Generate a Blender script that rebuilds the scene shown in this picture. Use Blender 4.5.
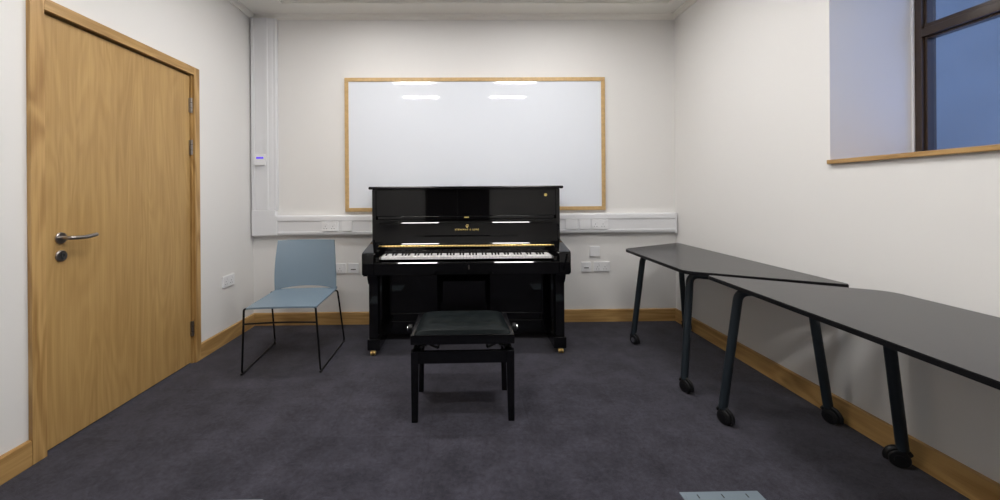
import bpy, bmesh, math, random
from mathutils import Vector, Matrix
random.seed(7)
S = bpy.context.scene
for o in list(bpy.data.objects): bpy.data.objects.remove(o)
COL = S.collection
V = Vector

# ---------------------------------------------------------------- camera
YAW, ROLL, CX, CY, F = .0143, .0070, 470.81, 193.68, 395.0
EYE = V((0, 0, 1.18))
right = V((math.cos(YAW), -math.sin(YAW), 0)); fwd = V((math.sin(YAW), math.cos(YAW), 0)); up = V((0, 0, 1))
rr = right*math.cos(ROLL) - up*math.sin(ROLL); uu = right*math.sin(ROLL) + up*math.cos(ROLL)
cam_d = bpy.data.cameras.new('camera'); cam = bpy.data.objects.new('camera', cam_d); COL.objects.link(cam)
M = Matrix((rr, uu, -fwd)).transposed().to_4x4(); M.translation = EYE
cam.matrix_world = M
cam_d.sensor_width = 36; cam_d.lens = F/1000*36
cam_d.shift_x = (500-CX)/1000; cam_d.shift_y = (CY-250)/1000
cam_d.clip_start = .02
S.camera = cam

# ---------------------------------------------------------------- world and exposure
w = bpy.data.worlds.new('dusk_sky'); S.world = w; w.use_nodes = True
bg = w.node_tree.nodes['Background']
bg.inputs[0].default_value = (.50, .78, 1.60, 1); bg.inputs[1].default_value = 1.0
LAMP = 57.0          # radiance of the ceiling light diffusers
LAMP_COL = (1.0, .982, .962, 1)
S.view_settings.view_transform = 'Standard'; S.view_settings.look = 'None'
S.view_settings.gamma = 1; S.view_settings.use_curve_mapping = False
S.view_settings.exposure = 0.03

# ---------------------------------------------------------------- room numbers
XL, XR, YB, YF = -1.927, 1.938, 3.616, -1.35
ZC, ZT = 2.81, 2.83

# ---------------------------------------------------------------- materials
def mat(name, col, rough=.5, metal=0., coat=0., spec=.5, bump=None, var=None):
    m = bpy.data.materials.new(name); m.use_nodes = True
    nt = m.node_tree; b = nt.nodes['Principled BSDF']
    b.inputs['Base Color'].default_value = (*col, 1)
    b.inputs['Roughness'].default_value = rough; b.inputs['Metallic'].default_value = metal
    b.inputs['Coat Weight'].default_value = coat; b.inputs['Coat Roughness'].default_value = .02
    b.inputs['Specular IOR Level'].default_value = spec
    tc = nt.nodes.new('ShaderNodeTexCoord')
    if var:      # (scale, amount)
        n = nt.nodes.new('ShaderNodeTexNoise'); n.inputs['Scale'].default_value = var[0]; n.inputs['Detail'].default_value = 4
        nt.links.new(tc.outputs['Object'], n.inputs['Vector'])
        r = nt.nodes.new('ShaderNodeValToRGB')
        r.color_ramp.elements[0].position = .3; r.color_ramp.elements[1].position = .7
        r.color_ramp.elements[0].color = (*[c*(1-var[1]) for c in col], 1)
        r.color_ramp.elements[1].color = (*[min(1, c*(1+var[1])) for c in col], 1)
        nt.links.new(n.outputs['Fac'], r.inputs['Fac']); nt.links.new(r.outputs['Color'], b.inputs['Base Color'])
    if bump:     # (scale, strength)
        n = nt.nodes.new('ShaderNodeTexNoise'); n.inputs['Scale'].default_value = bump[0]; n.inputs['Detail'].default_value = 3
        nt.links.new(tc.outputs['Object'], n.inputs['Vector'])
        bp = nt.nodes.new('ShaderNodeBump'); bp.inputs['Strength'].default_value = bump[1]; bp.inputs['Distance'].default_value = .003
        nt.links.new(n.outputs['Fac'], bp.inputs['Height']); nt.links.new(bp.outputs['Normal'], b.inputs['Normal'])
    return m

def oak(name, axis, dark, light, figure=0., fig_scale=1., ringf=38.):
    m = bpy.data.materials.new(name); m.use_nodes = True
    nt = m.node_tree; b = nt.nodes['Principled BSDF']; L = nt.links
    b.inputs['Roughness'].default_value = .42
    tc = nt.nodes.new('ShaderNodeTexCoord')
    def mp(s):
        q = nt.nodes.new('ShaderNodeMapping'); sc = [s[0]]*3; sc[axis] = s[1]
        q.inputs['Scale'].default_value = sc; L.new(tc.outputs['Object'], q.inputs['Vector']); return q
    def noise(s, detail, dist=0):
        q = mp(s); n = nt.nodes.new('ShaderNodeTexNoise'); n.inputs['Scale'].default_value = 1
        n.inputs['Detail'].default_value = detail; n.inputs['Distortion'].default_value = dist
        L.new(q.outputs['Vector'], n.inputs['Vector']); return n
    def math_(op, a, c):
        q = nt.nodes.new('ShaderNodeMath'); q.operation = op
        for i, v in enumerate((a, c)):
            if isinstance(v, (int, float)): q.inputs[i].default_value = v
            else: L.new(v, q.inputs[i])
        return q.outputs[0]
    broad = noise((7*fig_scale, .9*fig_scale), 2, .6)
    rings = math_('SINE', math_('MULTIPLY', broad.outputs['Fac'], ringf), 0)
    streak = noise((55, 1.6), 4)
    fibre = noise((260, 5.), 3)
    f = math_('ADD', math_('MULTIPLY', rings, .10 + figure), math_('MULTIPLY', streak.outputs['Fac'], .55))
    f = math_('ADD', f, math_('MULTIPLY', fibre.outputs['Fac'], .40))
    f = math_('ADD', f, math_('MULTIPLY', broad.outputs['Fac'], .25))
    r = nt.nodes.new('ShaderNodeValToRGB')
    r.color_ramp.elements[0].position = .35; r.color_ramp.elements[1].position = .85
    r.color_ramp.elements[0].color = (*dark, 1); r.color_ramp.elements[1].color = (*light, 1)
    L.new(f, r.inputs['Fac']); L.new(r.outputs['Color'], b.inputs['Base Color'])
    bp = nt.nodes.new('ShaderNodeBump'); bp.inputs['Strength'].default_value = .15; bp.inputs['Distance'].default_value = .001
    L.new(fibre.outputs['Fac'], bp.inputs['Height']); L.new(bp.outputs['Normal'], b.inputs['Normal'])
    return m

def carpet_mat():
    m = bpy.data.materials.new('carpet'); m.use_nodes = True
    nt = m.node_tree; b = nt.nodes['Principled BSDF']; L = nt.links
    b.inputs['Roughness'].default_value = .95; b.inputs['Specular IOR Level'].default_value = .15
    b.inputs['Sheen Weight'].default_value = .12
    tc = nt.nodes.new('ShaderNodeTexCoord')
    def noise(s, d, rough=.6):
        n = nt.nodes.new('ShaderNodeTexNoise'); n.inputs['Scale'].default_value = s
        n.inputs['Detail'].default_value = d; n.inputs['Roughness'].default_value = rough
        L.new(tc.outputs['Object'], n.inputs['Vector']); return n.outputs['Fac']
    def math_(op, a, c):
        q = nt.nodes.new('ShaderNodeMath'); q.operation = op
        for i, v in enumerate((a, c)):
            if isinstance(v, (int, float)): q.inputs[i].default_value = v
            else: L.new(v, q.inputs[i])
        return q.outputs[0]
    br = nt.nodes.new('ShaderNodeTexBrick'); br.offset = 0
    br.inputs['Scale'].default_value = 1; br.inputs['Brick Width'].default_value = .5; br.inputs['Row Height'].default_value = .5
    br.inputs['Mortar Size'].default_value = .0025; br.inputs['Mortar Smooth'].default_value = .3
    br.inputs['Color1'].default_value = (.44, .44, .44, 1); br.inputs['Color2'].default_value = (.58, .58, .58, 1)
    br.inputs['Mortar'].default_value = (.36, .36, .36, 1)
    mp = nt.nodes.new('ShaderNodeMapping'); mp.inputs['Location'].default_value = (.18, .07, 0)
    L.new(tc.outputs['Object'], mp.inputs['Vector']); L.new(mp.outputs['Vector'], br.inputs['Vector'])
    f = math_('ADD', math_('MULTIPLY', noise(5, 8, .75), .75), math_('MULTIPLY', noise(260, 2), .55))
    f = math_('ADD', f, math_('MULTIPLY', noise(48, 4, .7), .45))
    f = math_('ADD', f, math_('MULTIPLY', br.outputs['Color'], .40))
    r = nt.nodes.new('ShaderNodeValToRGB')
    f = math_('MULTIPLY', f, .5)
    r.color_ramp.elements[0].position = .45; r.color_ramp.elements[1].position = .63
    r.color_ramp.elements[0].color = (.014, .0132, .019, 1); r.color_ramp.elements[1].color = (.058, .055, .073, 1)
    L.new(f, r.inputs['Fac']); L.new(r.outputs['Color'], b.inputs['Base Color'])
    bp = nt.nodes.new('ShaderNodeBump'); bp.inputs['Strength'].default_value = .5; bp.inputs['Distance'].default_value = .004
    L.new(noise(320, 2), bp.inputs['Height']); L.new(bp.outputs['Normal'], b.inputs['Normal'])
    return m

def emit(name, col, s):
    m = bpy.data.materials.new(name); m.use_nodes = True; nt = m.node_tree; nt.nodes.clear()
    e = nt.nodes.new('ShaderNodeEmission'); e.inputs[0].default_value = col; e.inputs[1].default_value = s
    o = nt.nodes.new('ShaderNodeOutputMaterial'); nt.links.new(e.outputs[0], o.inputs[0]); return m

def glass_mat():
    m = bpy.data.materials.new('window_glass'); m.use_nodes = True; nt = m.node_tree; nt.nodes.clear()
    t = nt.nodes.new('ShaderNodeBsdfTransparent'); t.inputs[0].default_value = (.93, .95, .97, 1)
    g = nt.nodes.new('ShaderNodeBsdfGlossy'); g.inputs['Roughness'].default_value = .01
    fr = nt.nodes.new('ShaderNodeFresnel'); fr.inputs[0].default_value = 1.5
    ge = nt.nodes.new('ShaderNodeNewGeometry'); ma = nt.nodes.new('ShaderNodeMath'); ma.operation = 'MULTIPLY_ADD'   # same reflectance on both faces of the thin slab
    ma.inputs[1].default_value = 1/1.5-1.5; ma.inputs[2].default_value = 1.5
    nt.links.new(ge.outputs['Backfacing'], ma.inputs[0]); nt.links.new(ma.outputs[0], fr.inputs[0])
    mx = nt.nodes.new('ShaderNodeMixShader'); o = nt.nodes.new('ShaderNodeOutputMaterial')
    nt.links.new(fr.outputs[0], mx.inputs[0]); nt.links.new(t.outputs[0], mx.inputs[1]); nt.links.new(g.outputs[0], mx.inputs[2])
    nt.links.new(mx.outputs[0], o.inputs[0]); return m

OAK_D, OAK_L = (.33, .180, .056), (.56, .350, .135)
MT = dict(
    wall=mat('wall_paint', (.80, .785, .765), .75, spec=.25),
    ceiling=mat('ceiling_paint', (.88, .86, .81), .8, spec=.2),
    carpet=carpet_mat(),
    oak_z=oak('oak_upright', 2, OAK_D, OAK_L, .08),
    oak_x=oak('oak_along_x', 0, OAK_D, OAK_L, .02),
    oak_y=oak('oak_along_y', 1, OAK_D, OAK_L, .02),
    veneer=oak('oak_veneer', 2, (.37, .215, .072), (.54, .345, .132), -.03, .9, 60.),
    frame_oak=mat('board_frame_oak', (.56, .37, .16), .45, var=(30, .12)),
    board=mat('whiteboard_enamel', (.79, .82, .875), .035, spec=.5),
    pvc=mat('white_plastic', (.76, .76, .775), .35),
    plate=mat('socket_plastic', (.82, .82, .83), .28),
    hole=mat('dark_hole', (.02, .02, .02), .6),
    black=mat('black_gloss_lacquer', (.003, .003, .0035), .035, spec=.5, coat=0),
    blackfelt=mat('black_felt', (.01, .008, .008), .9),
    satin=mat('black_satin_wood', (.004, .004, .005), .14, spec=.35),
    leather=mat('black_leather', (.0035, .006, .0065), .42, spec=.11, bump=(140, .25)),
    ivory=mat('key_white', (.88, .86, .855), .22),
    ebony=mat('key_black', (.006, .006, .006), .2),
    brass=mat('brass', (.88, .62, .24), .32, metal=1.),
    gold=mat('gold_leaf', (.85, .66, .22), .38, metal=.6),
    chrome=mat('chrome', (.75, .75, .76), .15, metal=1.),
    steel=mat('brushed_steel', (.36, .33, .31), .30, metal=1.),
    rod=mat('black_powder_coat', (.006, .006, .007), .38, spec=.3),
    chair=mat('blue_grey_plastic', (.170, .232, .290), .42, bump=(500, .08)),
    tabletop=mat('charcoal_laminate', (.014, .013, .015), .24, spec=.5, bump=(400, .05), var=(14, .05)),
    tableedge=mat('black_edge', (.004, .004, .005), .45, spec=.25),
    leg=mat('graphite_powder_coat', (.015, .021, .027), .38, spec=.35),
    rubber=mat('black_rubber', (.006, .006, .007), .45, spec=.35),
    brown=mat('dark_brown_window_paint', (.045, .028, .018), .35),
    walnut=mat('dark_walnut', (.020, .010, .006), .5),
    glass=glass_mat(),
    boxlid=mat('blue_grey_metal_lid', (.20, .25, .29), .45, metal=.2),
    stone=mat('pale_render', (.215, .212, .195), .9, var=(.6, .16)),
    lamp=emit('lamp_diffuser', LAMP_COL, LAMP),
    lcd=emit('blue_display', (.16, .10, .80, 1), 1.1),
)

# ---------------------------------------------------------------- mesh builder
class MB:
    def __init__(s): s.bm = bmesh.new(); s.mats = []; s.mi = 0
    def box(s, x0, x1, y0, y1, z0, z1, bev=0., seg=2, taper=None):
        vs = [s.bm.verts.new(p) for p in ((x0,y0,z0),(x1,y0,z0),(x1,y1,z0),(x0,y1,z0),(x0,y0,z1),(x1,y0,z1),(x1,y1,z1),(x0,y1,z1))]
        if taper:   # shrink bottom face towards (tx, ty) centre by factor
            k, tx, ty = taper
            for v in vs[:4]: v.co.x = tx+(v.co.x-tx)*k; v.co.y = ty+(v.co.y-ty)*k
        fs = [s.bm.faces.new([vs[i] for i in q]) for q in ((0,3,2,1),(4,5,6,7),(0,1,5,4),(1,2,6,5),(2,3,7,6),(3,0,4,7))]
        if bev:
            es = list({e for f in fs for e in f.edges})
            bmesh.ops.bevel(s.bm, geom=es, offset=bev, segments=seg, profile=.5, affect='EDGES')
        return s
    def prism(s, pts, fn, a, b, bev=0.):
        """outline pts (2D) -> fn(u,v,w) for w in a,b"""
        A = [s.bm.verts.new(fn(u, v, a)) for u, v in pts]; B_ = [s.bm.verts.new(fn(u, v, b)) for u, v in pts]
        n = len(pts); fs = [s.bm.faces.new(A), s.bm.faces.new(B_[::-1])]
        for i in range(n): fs.append(s.bm.faces.new((A[i], B_[i], B_[(i+1) % n], A[(i+1) % n])))
        if bev:
            es = list(fs[0].edges)+list(fs[1].edges)
            bmesh.ops.bevel(s.bm, geom=es, offset=bev, segments=2, profile=.5, affect='EDGES')
        return s
    def tube(s, path, r, seg=12, r2=None, flat=1.):
        path = [V(p) for p in path]; n = len(path); rings = []; prev = None
        for i, p in enumerate(path):
            d = (path[min(i+1, n-1)]-path[max(i-1, 0)]).normalized()
            if prev is None:
                a = d.orthogonal().normalized() if abs(d.z) > .9 else d.cross(V((0,0,1))).normalized()
                if abs(d.z) > .9: a = (V((1,0,0))-d*d.x).normalized()
            else: a = (prev-d*prev.dot(d)).normalized()
            prev = a; b = d.cross(a)
            rad = r if r2 is None else r+(r2-r)*i/(n-1)
            rings.append([s.bm.verts.new(p+a*math.cos(t)*rad+b*math.sin(t)*rad*flat) for t in (2*math.pi*k/seg for k in range(seg))])
        for i in range(n-1):
            for k in range(seg):
                s.bm.faces.new((rings[i][k], rings[i][(k+1) % seg], rings[i+1][(k+1) % seg], rings[i+1][k]))
        s.bm.faces.new(rings[0][::-1]); s.bm.faces.new(rings[-1]); return s
    def lathe(s, prof, o, ax, seg=20):
        """prof: (radius, distance along ax)"""
        ax = V(ax).normalized(); a = ax.orthogonal().normalized(); b = ax.cross(a); o = V(o); rings = []
        for r, t in prof:
            rings.append([s.bm.verts.new(o+ax*t+(a*math.cos(q)+b*math.sin(q))*max(r, 1e-4)) for q in (2*math.pi*k/seg for k in range(seg))])
        for i in range(len(rings)-1):
            for k in range(seg): s.bm.faces.new((rings[i][k], rings[i][(k+1) % seg], rings[i+1][(k+1) % seg], rings[i+1][k]))
        s.bm.faces.new(rings[0][::-1]); s.bm.faces.new(rings[-1]); return s
    def grid(s, f, nu, nv, thick):
        """two-sided sheet from f(u,v)->Vector, thickness along normals"""
        P = [[V(f(i/nu, j/nv)) for j in range(nv+1)] for i in range(nu+1)]
        T = []; U = []
        for i in range(nu+1):
            a = []; c = []
            for j in range(nv+1):
                du = P[min(i+1, nu)][j]-P[max(i-1, 0)][j]; dv = P[i][min(j+1, nv)]-P[i][max(j-1, 0)]
                n = du.cross(dv).normalized()
                a.append(s.bm.verts.new(P[i][j]+n*thick/2)); c.append(s.bm.verts.new(P[i][j]-n*thick/2))
            T.append(a); U.append(c)
        for i in range(nu):
            for j in range(nv):
                s.bm.faces.new((T[i][j], T[i+1][j], T[i+1][j+1], T[i][j+1])); s.bm.faces.new((U[i][j], U[i][j+1], U[i+1][j+1], U[i+1][j]))
        for i in range(nu):
            s.bm.faces.new((T[i][0], U[i][0], U[i+1][0], T[i+1][0])); s.bm.faces.new((T[i][nv], T[i+1][nv], U[i+1][nv], U[i][nv]))
        for j in range(nv):
            s.bm.faces.new((T[0][j], T[0][j+1], U[0][j+1], U[0][j])); s.bm.faces.new((T[nu][j], U[nu][j], U[nu][j+1], T[nu][j+1]))
        return s
    def build(s, name, m, parent=None, sharp=32, loc=None):
        bmesh.ops.recalc_face_normals(s.bm, faces=s.bm.faces[:])
        for f in s.bm.faces: f.smooth = True
        for e in s.bm.edges:
            if len(e.link_faces) == 2 and e.calc_face_angle(0) > math.radians(sharp): e.smooth = False
        me = bpy.data.meshes.new(name); s.bm.to_mesh(me); s.bm.free()
        me.materials.append(MT[m] if isinstance(m, str) else m)
        o = bpy.data.objects.new(name, me); COL.objects.link(o)
        if loc: o.location = loc
        if parent: o.parent = parent
        wn_ = o.modifiers.new('weighted normals', 'WEIGHTED_NORMAL'); wn_.keep_sharp = True; wn_.weight = 50
        return o

def fillet(pts, r, n=7):
    pts = [V(p) for p in pts]; out = [pts[0]]
    for i in range(1, len(pts)-1):
        p = pts[i]; a = (pts[i-1]-p); b = (pts[i+1]-p); rr_ = min(r, a.length*.49, b.length*.49)
        A = p+a.normalized()*rr_; B_ = p+b.normalized()*rr_
        for k in range(n+1):
            t = k/n; out.append(A*(1-t)**2+p*2*t*(1-t)+B_*t*t)
    out.append(pts[-1]); return out

def roundpoly(pts, r, n=6):
    out = []; N = len(pts)
    for i in range(N):
        p = V(pts[i]); a = V(pts[i-1])-p; b = V(pts[(i+1) % N])-p
        ri = r[i] if isinstance(r, (list, tuple)) else r
        A = p+a.normalized()*ri; B_ = p+b.normalized()*ri
        for k in range(n+1):
            t = k/n; q = A*(1-t)**2+p*2*t*(1-t)+B_*t*t; out.append((q.x, q.y))
    return out

def thing(name, label, cat, loc=(0,0,0), rz=0., group=None):
    o = bpy.data.objects.new(name, None); COL.objects.link(o); o.location = loc; o.rotation_euler = (0, 0, rz)
    o.empty_display_size = .1
    o['label'] = label; o['category'] = cat
    if group: o['group'] = group
    return o
def tag(o, label, cat, group=None):
    o['label'] = label; o['category'] = cat
    if group: o['group'] = group
    return o
def struct(o): o['kind'] = 'structure'; return o
def sempty(name, loc=(0,0,0)):
    o = bpy.data.objects.new(name, None); COL.objects.link(o); o.location = loc; o['kind'] = 'structure'; return o
def plabel(o, l): o['label'] = l; return o

# ================================================================ ROOM SHELL
T = .12
struct(MB().box(XL-T, XR+.62, YF-T, YB+T, -.1, 0).build('floor', 'carpet'))
struct(MB().box(XL-T, XR, YB, YB+T, 0, ZT+.1).build('wall_back', 'wall'))
struct(MB().box(XL-T, XR, YF-T, YF, 0, ZT+.1).build('wall_front', 'wall'))
# left wall with the door opening
DY0, DY1, DH = 1.820, 2.822, 2.035
m = MB()
m.box(XL-T, XL, YF, DY0-.03, 0, ZT+.1); m.box(XL-T, XL, DY1+.03, YB, 0, ZT+.1); m.box(XL-T, XL, DY0-.03, DY1+.03, DH+.03, ZT+.1)
struct(m.build('wall_left', 'wall'))
# right wall with a deep window recess
WY0, WY1, WZ0, WZ1, XG = .75, 2.068, 1.345, 2.46, 2.385
m = MB()
m.box(XR, XR+.52, YF-T, WY0, 0, ZT+.1); m.box(XR, XR+.52, WY1, YB+T, 0, ZT+.1)
m.box(XR, XR+.52, WY0, WY1, 0, WZ0-.022); m.box(XR, XR+.52, WY0, WY1, WZ1, ZT+.1)
struct(m.build('wall_right', 'wall'))
# ceiling: flat margin round a shallow raised tray
m = MB(); tx0, tx1, ty0, ty1 = -1.55, 1.76, -1.0, 3.38
m.box(XL, tx0, YF, YB, ZC, ZT+.1); m.box(tx1, XR, YF, YB, ZC, ZT+.1)
m.box(tx0, tx1, YF, ty0, ZC, ZT+.1); m.box(tx0, tx1, ty1, YB, ZC, ZT+.1); m.box(tx0, tx1, ty0, ty1, ZT, ZT+.1)
struct(m.build('ceiling', 'ceiling'))
# cornice
prof = [(0, 0), (.012, 0), (.014, -.0), (.018, .012), (.030, .022), (.044, .026), (.046, .040), (0, .040)]
def cornice(name, a, b, fn): struct(MB().prism(prof, fn, a, b).build(name, 'ceiling'))
zc0 = ZC-.040
cornice('trim_1', XL, XR, lambda u, v, q: (q, YB-u, zc0+v))
cornice('trim_2', YF, YB, lambda u, v, q: (XL+u, q, zc0+v))
cornice('trim_3', YF, YB, lambda u, v, q: (XR-u, q, zc0+v))
# skirting boards
sk = [(0, 0), (.019, 0), (.019, .100), (.016, .108), (.010, .111), (0, .111)]
def skirt(name, a, b, fn, m_): struct(MB().prism(sk, fn, a, b).build(name, m_))
skirt('baseboard_back', XL, XR, lambda u, v, q: (q, YB-u, v), 'oak_x')
skirt('baseboard_right', YF, YB-.0195, lambda u, v, q: (XR-u, q, v), 'oak_y')
skirt('baseboard_left', DY1+.0505, YB-.0195, lambda u, v, q: (XL+u, q, v), 'oak_y')
skirt('baseboard_left', YF, DY0-.0585, lambda u, v, q: (XL+u, q, v), 'oak_y')

# ================================================================ DOOR 1 (left wall)
d = sempty('door_1', (XL, (DY0+DY1)/2, 0))
dx = -XL; dyc = -(DY0+DY1)/2
def dl(x0, x1, y0, y1, z0, z1): return (x0+dx, x1+dx, y0+dyc, y1+dyc, z0, z1)
# leaf set back slightly from the wall face
MB().box(*dl(XL-.052, XL-.008, DY0+.004, DY1-.016, .008, DH-.012), bev=.001).build('leaf', 'veneer', d)
FR = .030
m = MB(); m.box(*dl(XL-T, XL+.004, DY0-.030, DY0, 0, DH)); m.box(*dl(XL-T, XL+.004, DY1-.012, DY1+.03, 0, DH)); m.box(*dl(XL-T, XL+.004, DY0-.03, DY1+.03, DH, DH+.03))
m.build('frame', 'oak_z', d)
m = MB(); m.box(*dl(XL-.075, XL-.053, DY0, DY0+.022, 0, DH)); m.box(*dl(XL-.075, XL-.053, DY1-.034, DY1-.012, 0, DH)); m.box(*dl(XL-.075, XL-.053, DY0, DY1-.012, DH-.024, DH))
m.build('stop', 'oak_z', d)
m = MB().box(*dl(XL, XL+.020, DY0-.056, DY0+.004, 0, DH+.052), bev=.002); m.build('architrave', 'oak_z', d)
m = MB().box(*dl(XL, XL+.020, DY1-.004, DY1+.050, 0, DH+.052), bev=.002); m.build('architrave', 'oak_z', d)
m = MB().box(*dl(XL, XL+.020, DY0+.004, DY1-.004, DH-.003, DH+.052), bev=.002); m.build('architrave', 'oak_y', d)
for hz in (1.815, 1.520, .245):
    hx, hy = XL+.003+dx, DY1-.014+dyc
    h = MB().tube([(hx, hy, hz-.052), (hx, hy, hz+.052)], .0085, 14); h.box(hx-.012, hx-.003, hy-.012, hy+.012, hz-.05, hz+.05)
    h = h.build('hinge', 'steel', d)
    k = MB()
    for q in (-.019, .019): k.tube([(hx, hy, hz+q-.001), (hx, hy, hz+q+.001)], .0088, 14)
    k.build('hinge_gap', 'hole', h)
fx = XL-.008+dx; hy, hz = 1.915+dyc, .982
hd = MB().lathe([(.0, 0), (.027, 0), (.027, .006), (.024, .009), (0, .009)], (fx, hy, hz), (1,0,0), 28).build('handle', 'steel', d)
pts = fillet([(fx+.008, hy, hz), (fx+.052, hy, hz), (fx+.056, hy+.07, hz-.003), (fx+.050, hy+.132, hz+.004)], .022)
MB().tube(pts, .0098, 14).build('lever', 'steel', hd)
es = MB().lathe([(0, 0), (.027, 0), (.027, .006), (.024, .009), (0, .009)], (fx, hy, .897), (1,0,0), 28).build('lock_escutcheon', 'steel', d)
m = MB().lathe([(.009, .009), (.009, .0125), (0, .0125)], (fx, hy, .901), (1,0,0), 16)
m.box(fx+.009, fx+.0122, hy-.0045, hy+.0045, .880, .900); m.build('keyhole', 'hole', es)

# dark double doors behind the viewpoint, mirrored in the piano lacquer
d2 = sempty('door_2', (-.15, YF, 0))
for sx in (-1, 1):
    x0, x1 = sorted((sx*.004, sx*.56))
    lf = MB().box(x0, x1, .0, .045, .01, 2.14, bev=.003).build('leaf', 'walnut', d2)
    xa, xb = x0+.10, x1-.10
    for z0, z1 in ((.22, .98), (1.14, 1.98)):
        m = MB(); m.box(xa, xb, .045, .056, z0, z0+.02); m.box(xa, xb, .045, .056, z1-.02, z1); m.box(xa, xa+.02, .045, .056, z0, z1); m.box(xb-.02, xb, .045, .056, z0, z1)
        m.build('panel_moulding', 'walnut', lf)
m = MB(); m.box(-.62, -.56, 0, .06, 0, 2.20, bev=.003); m.box(.56, .62, 0, .06, 0, 2.20, bev=.003); m.box(-.56, .56, 0, .06, 2.14, 2.20, bev=.003)
m.build('frame', 'walnut', d2)

# ================================================================ WINDOW 1 (right wall recess)
wn = sempty('window_1', (XG, (WY0+WY1)/2, WZ0))
ox, oy, oz = XG, (WY0+WY1)/2, WZ0
def wl(x0, x1, y0, y1, z0, z1): return (x0-ox, x1-ox, y0-oy, y1-oy, z0-oz, z1-oz)
Y0, Y1 = WY0, WY1
m = MB(); f_ = .042
m.box(*wl(XG, XG+.08, Y1-f_, Y1, WZ0, WZ1), bev=.004); m.box(*wl(XG, XG+.07, Y0, Y0+f_, WZ0, WZ1), bev=.004)
m.box(*wl(XG, XG+.07, Y0+f_, Y1-f_, WZ1-f_, WZ1), bev=.004); m.box(*wl(XG, XG+.07, Y0+f_, Y1-f_, WZ0-.02, WZ0+.012), bev=.004)
m.build('window_frame', 'brown', wn)
TR = 2.0
m = MB(); m.box(*wl(XG-.004, XG+.07, Y0+f_, Y1-f_, TR-.022, TR+.022), bev=.005)
m.box(*wl(XG+.010, XG+.06, Y0+f_, Y1-f_, TR+.022, TR+.045), bev=.003)
m.build('transom', 'brown', wn)
# inner sash mouldings
for z0, z1 in ((WZ0+.012, TR-.022), (TR+.022, WZ1-f_)):
    m = MB(); a, b = Y0+f_, Y1-f_; t = .012
    m.box(*wl(XG+.015, XG+.055, b-t, b, z0, z1), bev=.003); m.box(*wl(XG+.015, XG+.055, a, a+t, z0, z1), bev=.003)
    m.box(*wl(XG+.015, XG+.055, a+t, b-t, z1-t, z1), bev=.003); m.box(*wl(XG+.015, XG+.055, a+t, b-t, z0, z0+.010), bev=.002)
    sh = m.build('sash', 'brown', wn)
    MB().box(*wl(XG+.033, XG+.037, a+t-.004, b-t+.004, z0+.006, z1-t+.004)).build('pane', 'glass', sh)
MB().box(*wl(XG-.010, XG-.0005, Y1-.012, Y1-.0005, WZ0+.001, WZ1-.002), bev=.002).build('white_bead', 'pvc', wn)
MB().box(*wl(XR-.022, XG+.0, Y0-.012, Y1-.001, WZ0-.022, WZ0), bev=.003).build('window_sill', 'oak_y', wn)
# building across the gap outside
m = MB(); m.box(11.0, 11.5, -3, 17, -3, 6.3)
for y in (3.0, 6.4, 9.8, 13.2): m.box(10.85, 11.0, y, y+.35, -3, 6.3)
m.box(10.75, 11.6, -3, 17, 6.1, 6.4)
struct(m.build('wall_outside', 'stone'))

# ================================================================ WHITEBOARD
bx0, bx1, bz0, bz1 = -1.085, 1.282, 1.024, 2.236
wb = thing('whiteboard', 'long glossy whiteboard in a thin oak frame hung on the back wall', 'whiteboard', ((bx0+bx1)/2, YB, bz0))
hw = (bx1-bx0)/2; hh = bz1-bz0; fw = .034
MB().box(-hw+.02, hw-.02, -.022, -.004, .02, hh-.02).build('writing_surface', 'board', wb)
m = MB()
for fn in ((-hw, hw, -.030, -.001, 0, fw), (-hw, hw, -.030, -.001, hh-fw, hh), (-hw, -hw+fw, -.0299, -.001, fw, hh-fw), (hw-fw, hw, -.0299, -.001, fw, hh-fw)):
    m.box(*fn, bev=.002)
m.build('frame', 'frame_oak', wb)

# ================================================================ CABLE TRUNKING
tz0, tz1, tF = .813, .994, .056
tk = thing('cable_trunking', 'white plastic cable trunking running level along the back wall behind the piano', 'trunking', (-1.80, YB-.001, tz0))
tv = thing('cable_trunking', 'upright white cable trunking rising to the ceiling in the left back corner', 'trunking', (-1.80, YB-.001, 1.044))
H_ = tz1-tz0
# horizontal run profile: (depth from wall, height)
pr = [(0, 0), (.034, 0), (.048, .006), (.054, .016), (.054, .033), (.047, .036), (.047, .130), (.054, .133), (.054, .164), (.051, .173), (.046, H_-.003), (.040, H_), (0, H_)]
MB().prism(pr, lambda u, v, q: (q+1.80, -u, v), -1.685, 1.921, 0).build('dado_run', 'pvc', tk)
# vertical riser
pv = [(-1.913, 0), (-1.913, .050), (-1.908, .054), (-1.885, .054), (-1.882, .048), (-1.800, .048), (-1.797, .054), (-1.768, .054), (-1.760, .046), (-1.730, .042), (-1.722, .036), (-1.702, .036), (-1.694, .028), (-1.694, 0)]
MB().prism(pv, lambda u, v, q: (u+1.80, -v, q-1.044), 1.044, ZC-.041).build('riser', 'pvc', tv)
# corner piece
m = MB(); m.box(-1.915+1.80, -1.683+1.80, -.057, 0, 0, H_, bev=.010, seg=3); m.box(-1.915+1.80, -1.70+1.80, -.0565, 0, .15, 1.043-tz0, bev=.008, seg=3); m.build('corner_piece', 'pvc', tk)
MB().box(1.905+1.80, 1.924+1.80, -.058, 0, -.002, H_+.002, bev=.004).build('end_cap', 'pvc', tk)

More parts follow.
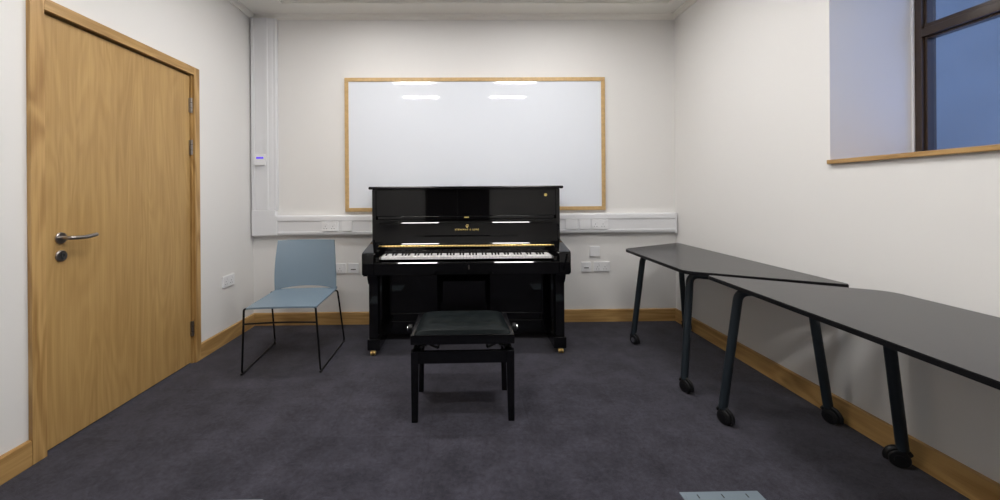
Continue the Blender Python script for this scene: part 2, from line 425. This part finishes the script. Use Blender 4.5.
# ================================================================ SOCKETS
def plate(name, label, cat, x0, x1, z0, z1, yb, kind, group, rz=0, origin=None):
    w_, h_ = x1-x0, z1-z0
    t = thing(name, label, cat, origin or ((x0+x1)/2, yb, z0), rz, group)
    MB().box(-w_/2, w_/2, -.013, 0, 0, h_, bev=.002).build('plate', 'plate', t)
    def gang(cx):
        r = MB(); r.box(cx+.004, cx+.018, -.0165, -.010, h_*.60, h_*.60+.018, bev=.0015); r.build('rocker_switch', 'plate', t)
        for dxp, z_, a, b in ((0, h_*.50, .003, .010), (-.011, h_*.27, .008, .004), (.011, h_*.27, .008, .004)):
            MB().box(cx-.008+dxp-a/2, cx-.008+dxp+a/2, -.0136, -.010, z_-b/2, z_+b/2).build('pin_hole', 'hole', t)
    if kind == 'double': gang(-w_*.22); gang(w_*.24)
    if kind == 'single': gang(0)
    if kind == 'data':
        MB().box(-w_*.30, w_*.30, -.0150, -.010, h_*.30, h_*.62, bev=.001).build('module', 'plate', t)
        MB().box(-w_*.24, w_*.24, -.0156, -.0140, h_*.36, h_*.45).build('port', 'hole', t)
    if kind == 'blank':
        for q in (-1, 1): MB().lathe([(0, 0), (.0032, 0), (.0032, .0008), (0, .0008)], (q*w_*.36, -.0128, h_*.5), (0,-1,0), 10).build('screw', 'pvc', t)
    return t
TF = YB-.0485
g1, g2 = 'sockets on the dado trunking', 'sockets on the wall below the trunking'
plate('double_socket', 'white double socket on the trunking above the blue chair', 'socket', -1.288, -1.140, .852, .940, TF, 'double', g1)
plate('blanking_plate', 'white blank plate on the trunking just left of the piano', 'blank plate', -1.108, -1.016, .852, .940, TF, 'blank', g1)
plate('blanking_plate', 'blank plate on the trunking nearest the right side of the piano', 'blank plate', .905, 1.012, .853, .941, TF, 'blank', g1)
plate('blanking_plate', 'blank plate on the trunking between another blank plate and a double socket', 'blank plate', 1.030, 1.130, .853, .941, TF, 'blank', g1)
plate('double_socket', 'white double socket on the trunking below the whiteboard right corner', 'socket', 1.145, 1.291, .853, .941, TF, 'double', g1)
plate('blanking_plate', 'small blank plate alone on the wall below the right trunking', 'blank plate', 1.140, 1.230, .596, .690, YB, 'blank', g2)
plate('data_outlet', 'data outlet right of the piano beside a low double socket', 'data outlet', 1.061, 1.150, .458, .546, YB, 'data', g2)
plate('double_socket', 'low white double socket on the wall between the piano and the far table', 'socket', 1.177, 1.323, .458, .546, YB, 'double', g2)
plate('single_socket', 'white single socket on the wall right behind the blue chair', 'socket', -1.180, -1.088, .463, .553, YB, 'single', g2)
plate('data_outlet', 'data outlet between the single socket and the piano left side', 'data outlet', -1.066, -.974, .463, .553, YB, 'data', g2)
plate('double_socket', 'white double socket on the left wall between the door and the blue chair', 'socket', 3.150, 3.300, .446, .534, 0, 'double', None, rz=math.radians(90), origin=(XL, 3.225, .446))

# thermostat
th = thing('thermostat', 'small white thermostat with a lit blue display on the riser in the left corner', 'thermostat', (-1.832, TF-.0005, 1.445))
MB().box(-.052, .052, -.024, 0, 0, .098, bev=.006, seg=3).build('casing', 'plate', th)
MB().box(-.026, .038, -.0250, -.0235, .058, .076).build('display', 'lcd', th)
for q in (.044, .030): MB().box(-.026, -.018, -.0256, -.0235, q, q+.005, bev=.001).build('button', 'pvc', th)

# ================================================================ CEILING LIGHTS
def light(x, y, label):
    t = thing('ceiling_light', label, 'ceiling light', (x, y, ZT), 0, 'recessed strip lights in the ceiling')
    a, b = .31, .085
    m = MB()
    for q in ((-a, a, -b, -b+.012), (-a, a, b-.012, b), (-a, -a+.012, -b+.012, b-.012), (a-.012, a, -b+.012, b-.012)): m.box(*q, -.012, -.0003, bev=.001)
    m.build('frame', 'pvc', t)
    MB().box(-a+.012, a-.012, -b+.012, b-.012, -.007, -.0003).build('diffuser', 'lamp', t)
for x, y, l in ((-.73, .48, 'strip ceiling light whose reflection is the lower left one on the whiteboard'),
                (.74, .48, 'strip ceiling light whose reflection is the lower right one on the whiteboard'),
                (-.74, 1.37, 'strip ceiling light whose reflection touches the whiteboard frame at upper left'),
                (.76, 1.37, 'strip ceiling light whose reflection touches the whiteboard frame at upper right'),
                (-.72, 2.66, 'added strip ceiling light brightening the back wall, above the blue chair and piano'),  # unseen back row, added to brighten the back wall
                (.75, 2.66, 'added strip ceiling light brightening the back wall, above the piano and far table')):
    light(x, y, l)

# ================================================================ PIANO
PX, PY = .008, 2.87
pn = thing('upright_piano', 'glossy black upright piano with open keyboard standing in front of the whiteboard', 'piano', (PX, PY, 0))
def pb(name, x0, x1, y0, y1, z0, z1, m_='black', bev=.003, parent=None, seg=2):
    return MB().box(x0, x1, y0-PY, y1-PY, z0, z1, bev=bev, seg=seg).build(name, m_, parent or pn)
YK = 3.545   # back of the case
for s in (-1, 1):
    x = sorted((s*.722, s*.752))
    pb('side_panel', x[0], x[1], 3.165, YK, .0305, 1.214, bev=.002)
    # key arms with rounded nose and small step under them
    prof_ = [(2.845, .600), (2.838, .612), (2.838, .742), (2.846, .756), (2.865, .763), (3.10, .800), (3.166, .816), (3.166, .585), (2.875, .585), (2.870, .600)]
    xa, xb = sorted((s*.668, s*.752))
    MB().prism([(u-PY, v) for u, v in prof_], lambda u, v, q: (q, u, v), xa, xb, .003).build('key_arm', 'black', pn)
    # cheek block beside the keys
    xc = sorted((s*.633, s*.668)); pb('key_block', xc[0], xc[1], 2.872, 3.085, .655, .722)
    # front leg, tapered corbel on top, toe block
    xl = sorted((s*.655, s*.722))
    lg = MB().box(xl[0], xl[1], 2.915-PY, 2.985-PY, .105, .560, bev=.004)
    lg.prism([(2.885-PY, .585), (2.885-PY, .570), (2.915-PY, .520), (2.985-PY, .520), (2.985-PY, .585)], lambda u, v, q: (q, u, v), xl[0]-.004, xl[1]+.004, .002)
    lg.build('leg', 'black', pn)
    xt = sorted((s*.640, s*.732)); pb('toe_block', xt[0], xt[1], 2.900, YK, .036, .118, bev=.004)
    for yy in (2.906, 3.50):
        xw = s*.690
        c = MB()
        for q in (-1, 1): c.lathe([(0, 0), (.015, 0), (.0168, .002), (.0168, .012), (.015, .014), (0, .014)], (xw+q*.011-.007, yy-PY, .0169), (1,0,0), 18)
        c.tube([(xw-.020, yy-PY, .0169), (xw+.020, yy-PY, .0169)], .004); c.box(xw-.005, xw+.005, yy-PY-.012, yy-PY+.012, .018, .0365, bev=.002)
        c.build('caster', 'brass', pn)
# lid with overhang and rounded edge
m = MB().box(-.774, .774, 3.128-PY, YK+.004-PY, 1.217, 1.240, bev=.009, seg=3); m.box(-.745, .745, 3.15-PY, 3.52-PY, 1.212, 1.218)
m.build('lid', 'black', pn)
pb('lid_hinge', -.60, .60, 3.335, 3.345, 1.2395, 1.2425, 'brass', .001)
pb('back_panel', -.722, .722, 3.50, YK, .12, 1.212, 'satin')
pb('upper_panel', -.7215, .7215, 3.176, 3.196, 1.004, 1.2115, bev=.0015)
# music ledge
ldg = pb('ledge', -.700, .700, 3.132, 3.180, .978, 1.004, bev=.005)
pb('ledge_strip', -.7215, .7215, 3.150, 3.182, .962, .978, bev=.002)
pb('lock_plate', -.016, .020, 3.1305, 3.1345, .989, .998, 'gold', .001, ldg)
# fallboard, leaning back, with writing
fb = MB(); th_f = .014
y0f, z0f, y1f, z1f = 3.108, .778, 3.150, .964
fb.prism([(y0f-PY, z0f), (y1f-PY, z1f), (y1f+th_f-PY, z1f-.003), (y0f+th_f-PY, z0f-.003)], lambda u, v, q: (q, u, v), -.7205, .7205, .001)
fb = fb.build('fallboard', 'black', pn)
fang = math.atan2(y1f-y0f, z1f-z0f)
def on_fall(x, z, off=.0006):
    t = (z-z0f)/(z1f-z0f); return V((x, y0f+(y1f-y0f)*t-PY-off, z))
# small music stop on the fallboard
m = MB(); a = on_fall(0, .850)
m.prism([(a.y-.012, .846), (a.y-.012, .853), (a.y+.002, .853), (a.y+.002, .846)], lambda u, v, q: (q, u, v), -.405, .405, .001)
ms = m.build('music_stop', 'black', fb)
def textmesh(body, size, name, m_, parent, centre, ang, sx=1.):
    cu = bpy.data.curves.new(name, 'FONT'); cu.body = body; cu.size = size; cu.align_x = 'CENTER'; cu.align_y = 'CENTER'; cu.extrude = .0003; cu.space_character = 1.25; cu.offset = 0
    tmp = bpy.data.objects.new('tmp', cu); COL.objects.link(tmp)
    dg = bpy.context.evaluated_depsgraph_get(); dg.update()
    me = bpy.data.meshes.new_from_object(tmp.evaluated_get(dg)); me.name = name
    bpy.data.objects.remove(tmp); bpy.data.curves.remove(cu)
    me.transform(Matrix.Translation(centre) @ Matrix.Rotation(math.pi/2-ang, 4, 'X') @ Matrix.Diagonal((sx, 1, 1, 1)))
    me.materials.clear(); me.materials.append(MT[m_])
    o = bpy.data.objects.new(name, me); COL.objects.link(o); o.parent = parent; return o
textmesh('STEINWAY & SONS', .0185, 'lettering', 'gold', fb, on_fall(.004, .895), fang)
# lyre emblem above the lettering
m = MB(); c = on_fall(.006, .925, .001)
def fp(dx_, dz): return on_fall(.006+dx_, .925+dz, .0012)
for s in (-1, 1):
    m.tube([fp(s*q[0], q[1]) for q in ((.002, -.009), (.007, -.007), (.010, -.001), (.008, .005), (.006, .009), (.008, .013))], .0014, 6)
for q in (-.003, 0, .003): m.tube([fp(q, -.008), fp(q, .009)], .0005, 5)
m.tube([fp(-.007, .009), fp(.007, .009)], .0012, 6); m.tube([fp(-.006, -.011), fp(.006, -.011)], .0015, 6); m.tube([fp(0, -.014), fp(0, -.008)], .0015, 6)
m.build('lyre_emblem', 'gold', fb)
# round gold emblem on the upper panel
m = MB(); m.lathe([(.0095, 0), (.0125, 0), (.0125, .0015), (.0095, .0015)], (.640, 3.1758-PY, 1.168), (0,-1,0), 26)
m.tube([(.640+.004*math.cos(q), 3.1745-PY, 1.171+.004*math.sin(q)) for q in (x*.3 for x in range(2, 16))], .0018, 6)
m.tube([(.640+.005*math.cos(q), 3.1745-PY, 1.164+.004*math.sin(q)) for q in (x*.3 for x in range(-9, 6))], .0018, 6)
m.build('round_emblem', 'gold', pn)
# brass hinge
hg = MB()
hg.tube([(-.690, y0f-.004-PY, .771), (.690, y0f-.004-PY, .771)], .0075, 12)
hg = hg.build('fallboard_hinge', 'brass', pn)
m = MB()
for k in range(57): x = -.690+1.38*k/56; m.tube([(x-.0008, y0f-.004-PY, .771), (x+.0008, y0f-.004-PY, .771)], .0079, 12)
plabel(m.build('hinge_joint', 'walnut', hg), 'dark joints between the knuckles')['kind'] = 'stuff'
def mirror_bead(z_, dep, ang, hgt_, y_):
    # added bead, front face tilted back by ang to mirror the ceiling lights
    c_, t_ = hgt_, math.radians(ang)
    return [(y_-PY, z_), (y_+c_*math.tan(t_)-PY, z_+c_), (y_+dep-PY, z_+c_), (y_+dep-PY, z_)]
for z_, an in ((.949, 19.5), (.787, 22.3)):
    q = on_fall(0, z_)
    MB().prism(mirror_bead(z_, .012, an, .0045, q.y-.006+PY), lambda u, v, q: (q, u, v), -.69, .69).build('glint_bead', 'black', fb)
pb('name_board', -.7205, .7205, 3.100, 3.122, .722, .763)
pb('key_felt', -.640, .640, 3.094, 3.100, .722, .732, 'blackfelt', 0)
# keybed and keyslip
pb('keybed', -.668, .668, 2.87, 3.17, .590, .655, bev=.004)
MB().prism([(2.850-PY, .600), (2.850-PY, .680), (2.850+.006*math.tan(math.radians(25.7))-PY, .686), (2.872-PY, .686), (2.872-PY, .600)], lambda u, v, q: (q, u, v), -.668, .668).build('keyslip', 'black', pn, sharp=15)
m = MB().box(.010, .020, -.0235, -.019, .635, .665, bev=.001); m.build('keyslip_lock', 'steel', pn)
# keys
W = 1.262; kw = W/52; x0k = -W/2+.0
names = 'ABCDEFG'
wk_me = None
for i in range(52):
    xc = x0k+kw*(i+.5)
    if wk_me is None:
        o = MB().box(-kw/2+.0006, kw/2-.0006, 0, .165, 0, .020, bev=.0012, seg=1).build('white_key', 'ivory', pn); wk_me = o
    else:
        o = wk_me.copy(); COL.objects.link(o); o.parent = pn
    o.location = (xc, 2.922-PY, .697)
bk = None
for i in range(51):
    if names[i % 7] in 'ACDFG':
        xc = x0k+kw*(i+1)
        if bk is None:
            o = MB(); o.prism([(0, 0), (.010, .012), (.098, .012), (.098, 0)], lambda u, v, q: (q, u, v), -.0055, .0055, .0012); o = o.build('black_key', 'ebony', pn); bk = o
        else:
            o = bk.copy(); COL.objects.link(o); o.parent = pn
        o.location = (xc, 2.982-PY, .7165)
# lower panel, bottom rail, pedals
pb('lower_panel', -.722, .722, 3.180, 3.200, .165, .590, bev=.003)
m = MB()
for q in ((-.62, .62, .530, .548), (-.62, .62, .205, .223), (-.62, -.602, .223, .530), (.602, .62, .223, .530)): m.box(q[0], q[1], 3.172-PY, 3.181-PY, q[2], q[3], bev=.003)
m.build('panel_moulding', 'black', pn)
pb('bottom_rail', -.722, .722, 3.165, 3.205, .060, .165, bev=.004)
for x in (-.085, 0, .085):
    m = MB(); m.prism(roundpoly([(x-.018, -.085), (x+.018, -.085), (x+.011, .03), (x-.011, .03)], .008), lambda u, v, q: (u, v+3.165-PY, q), .088, .098, .002)
    m.box(x-.008, x+.008, .02+3.165-PY, .06+3.165-PY, .088, .098); m.build('pedal', 'brass', pn)

# ================================================================ PIANO STOOL
sc_ = (-.020, 2.215)
st = thing('piano_stool', 'black adjustable piano stool with padded leather seat in front of the piano', 'stool', (sc_[0], sc_[1], 0), math.radians(.6))
HX, HY = .268, .176
def cush(u, v):
    x = (u-.5)*2; y = (v-.5)*2
    e = (1-abs(x)**6)*(1-abs(y)**6)
    tx = .252*x*(1-.03*(y+1)); ty = .172*y
    dim = 0
    for a_, b_ in ((-.5, -.3), (.0, -.3), (.5, -.3), (-.25, .35), (.25, .35)):
        dim += .006*math.exp(-((x-a_)**2/.02+(y-b_)**2/.05))
    return (tx, ty, .449+.036*max(e, 0)**.45-dim)
MB().grid(cush, 44, 30, .006).build('cushion', 'leather', st)
m = MB().box(-.268, .268, -.185, .185, .405, .454, bev=.004); m.build('seat_tray', 'satin', st)
m = MB().tube([(-.262, -.184, .4530), (.262, -.184, .4530)], .0036, 10); m.build('seat_piping', 'black', st)
# apron
m = MB()
for q in ((-HX+.02, HX-.02, -HY+.006, -HY+.026), (-HX+.02, HX-.02, HY-.026, HY-.006)): m.box(*q, .302, .366, bev=.002)
for q in ((-HX+.006, -HX+.026, -HY+.02, HY-.02), (HX-.026, HX-.006, -HY+.02, HY-.02)): m.box(*q, .302, .366, bev=.002)
m.build('apron', 'satin', st)
for sx in (-1, 1):
    for sy in (-1, 1):
        xa = sorted((sx*HX, sx*(HX-.042))); ya = sorted((sy*HY, sy*(HY-.040)))
        MB().box(xa[0], xa[1], ya[0], ya[1], 0, .368, bev=.003, taper=(.78, sx*(HX-.006), sy*(HY-.006))).build('leg', 'satin', st)
# scissor lift
for sy in (-.11, .11):
    m = MB()
    for a_, b_ in ((-.235, -.13), (.235, .13), (-.13, -.235), (.13, .235)):
        m.tube([(a_, sy, .360), (b_, sy, .408)], .006, 8)
    m.build('scissor_arm', 'rod', st)
m = MB()
for x in (-.235, -.13, .13, .235): m.tube([(x, -.12, .368), (x, .12, .368)], .006, 8)
m.box(-.25, -.22, -.13, .13, .352, .362); m.box(.22, .25, -.13, .13, .352, .362)
m.build('lift_frame', 'rod', st)
for sx in (-1, 1):
    k = MB().lathe([(.006, 0), (.006, .012), (.021, .013), (.022, .018), (.022, .030), (.019, .034), (0, .034)], (sx*.268, 0, .430), (sx, 0, 0), 24).build('adjusting_knob', 'rod', st)
    MB().lathe([(.013, .0335), (.013, .038), (.010, .0405), (0, .0405)], (sx*.268, 0, .430), (sx, 0, 0), 20).build('knob_cap', 'chrome', k)

# ================================================================ CHAIR
ch = thing('stacking_chair', 'blue-grey plastic chair on a black wire sled frame beside the piano', 'chair', (-1.236, 2.90, 0), math.radians(3.2))
def seat(u, v):
    # u across, v front(0) to back(1)
    x = (u-.5)*2
    half = .222+.008*v; x0_ = .022-.012*v
    y = -.325-.010*(1-x*x)*(1-v)+v*.515
    z = .463-.011*v-.016*math.sin(v*math.pi*.9)*(1-.6*x*x)-.006*(abs(x)**3)-.010*(1-v)**5 + .004*v
    return (x0_+x*half, y, z)
MB().grid(seat, 24, 24, .011).build('seat', 'chair', ch)
def back(u, v):
    x = (u-.5)*2
    half = .230-.004*v-.012*max(0, v-.3)+.004*math.sin(v*math.pi)
    low = .445+.030*(1-x*x)**.6 if True else 0
    z = low+(.822-low)*v
    h = (z-.445)/.375
    y = .185+.085*h+.045*(1-x*x)*(.7+.3*h)-.012*math.sin(h*math.pi)
    return (.012-.022*v+x*half, y-.028, z)
MB().grid(back, 26, 22, .010).build('backrest', 'chair', ch)
# curved shell arms joining the seat to the backrest at both sides
for s in (-1, 1):
    def arm(u, v, s=s):
        t = u; half = .236+.010*t
        return (.010+s*(half-.012-.055*v*(1-t*.3)), .150+.035*t, .4505+.010*t*t)
    MB().grid(arm, 6, 4, .011).build('shell_joint', 'chair', ch)
for s in (-1, 1):
    # sled side frame
    p = [(s*.205+.012, -.315, .447), (s*.2255+.012, -.322, .444), (s*.252, -.275, .0062), (s*.270, .285, .0062), (s*.250, .165, .440), (s*.215, .135, .437)]
    # seat rail along underside closes the loop
    pts = fillet(p, .035, 6)
    MB().tube(pts, .0066, 10).build('sled_frame', 'rod', ch)
    MB().tube([(s*.205+.012, -.315, .448), (s*.205, .150, .438)], .0056, 10).build('seat_rail', 'rod', ch)
    for yy in (-.268, .272): MB().box(s*.252+(yy+.27)*s*.0325-.008, s*.252+(yy+.27)*s*.0325+.008, yy-.014, yy+.014, .0, .011, bev=.003).build('glide', 'rubber', ch)
p = [(-.2215, -.3125, .345), (.008, -.3125, .353), (.2415, -.3125, .345)]
MB().tube(fillet(p, .15, 8), .0055, 10).build('front_crossbar', 'rod', ch)
MB().tube([(-.205, .10, .436), (.205, .10, .436)], .0055, 10).build('rear_crossbar', 'rod', ch)

# ================================================================ TABLES
def table(label, cx, cy, rz, ysp, swing=False, hgt=.730, group='trapezoid wheeled tables along the right wall'):
    """local: long side at x=-.305 (1.6 m), short side at x=+.305 (0.9 m)"""
    t = thing('wheeled_table', label, 'table', (cx, cy, 0), rz, group)
    out = roundpoly([(-.305, -.815), (.305, -.455), (.305, .455), (-.305, .815)], [.035, .055, .055, .035], 7)
    th_ = .020
    MB().prism(out, lambda u, v, q: (u, v, q), hgt-.003, hgt, .0006).build('tabletop', 'tabletop', t)
    MB().prism(out, lambda u, v, q: (u*1.002, v*1.002, q), hgt-th_, hgt-.0032, .002).build('edge_band', 'tableedge', t)
    zt = hgt-th_-.024; r = .0212
    feet = {(-1, -1): (-.296, -.680), (1, -1): (.268, -.372), (-1, 1): (-.296, .690), (1, 1): (.268, .372)}
    for s in (-1, 1):
        A = V((*feet[(-1, s)], 0)); B_ = V((*feet[(1, s)], 0)); dr = (B_-A).normalized()
        tA = A+V((.060, -s*.040, 0)); tB = B_+V((-.060, -s*ysp, 0)); dr = (tB-tA).normalized()
        CD = V((.35, -.94, 0)); CD.rotate(Matrix.Rotation(-rz, 3, 'Z'))
        for q, (P_, D_) in enumerate(((A, dr), (B_, -dr))):
            sxx, syy = (-1 if q == 0 else 1), s
            top = P_+V((-sxx*.060, -syy*(.040 if q == 0 else ysp), 0))
            pts = [V((P_.x, P_.y, .075)), V((top.x, top.y, zt)), V((top.x, top.y, zt))+D_*.11]
            MB().tube(fillet(pts, .065, 9), r, 16).build('leg', 'leg', t)
            # caster: black fork hood with a swivelled twin wheel
            cd_ = CD if not (swing and s == 1 and q == 1) else V((-.85, .5, 0)).normalized(); dv = V((cd_.x, cd_.y, 0)); off = P_+dv*.012
            side = V((-dv.y, dv.x, 0))
            c = MB().tube([V((P_.x, P_.y, .050)), V((P_.x, P_.y, .092))], .017, 14)
            cz = .037
            hood = []
            for k in range(13):
                an = math.radians(-20+k*14.5); hood.append(off+V((0, 0, cz))+dv*math.cos(an)*.040+V((0, 0, 1))*math.sin(an)*.040)
            c.tube(hood, .010, 10, flat=1.3)
            c = c.build('caster', 'rubber', t)
            for e in (-.019, .004): MB().lathe([(0, 0), (.026, 0), (.034, .003), (.036, .006), (.036, .011), (.033, .015), (0, .015)], off+side*e+V((0, 0, .0365)), side, 24).build('wheel', 'rubber', c)
            for e in (-.0205, .0195): MB().lathe([(0, 0), (.019, 0), (.019, .0015), (0, .0015)], off+side*e+V((0, 0, .0365)), side, 16).build('hub_cap', 'chrome' if (s == TSIDE and q == TQ) else 'rod', c)
        MB().tube([V((tA.x, tA.y, zt))+dr*.109, V((tB.x, tB.y, zt))-dr*.109], r*.98, 14).build('crossbar', 'leg', t)
    m = MB().box(-.05, .05, -.50, .50, zt-.012, hgt-th_, bev=.002); m.build('underframe_rail', 'leg', t)
    return t
TSIDE, TQ = -1, 1
# far table: long side to the wall
table('dark trapezoid wheeled table, the far one of two, its long side against the wall', 1.568, 2.690, math.pi-.022, .040)
# near table: long side to the room
TSIDE, TQ = 0, 0
table('dark trapezoid wheeled table, the near one running out of the picture at right', 1.575, 1.300, -.045, -.010, True)

# ================================================================ FLOOR BOXES
def floorbox(x, y, label):
    t = thing('floor_box', label, 'floor box', (x, y, 0), 0, 'outlet boxes in the carpet')
    MB().box(-.155, .155, -.155, .155, 0, .004, bev=.0015).build('rim', 'boxlid', t)
    ld = MB().box(-.142, .142, -.142, .135, .004, .0065, bev=.001).build('lid', 'boxlid', t)
    for q in (-.095, 0, .095): MB().box(q-.002, q+.002, .118, .136, .0062, .0075).build('slot', 'hole', ld)
floorbox(.986, 1.383, 'blue-grey metal outlet box lid in the carpet at the bottom right')
floorbox(-.945, 1.385, 'grey metal outlet box lid in the carpet at the bottom left edge')
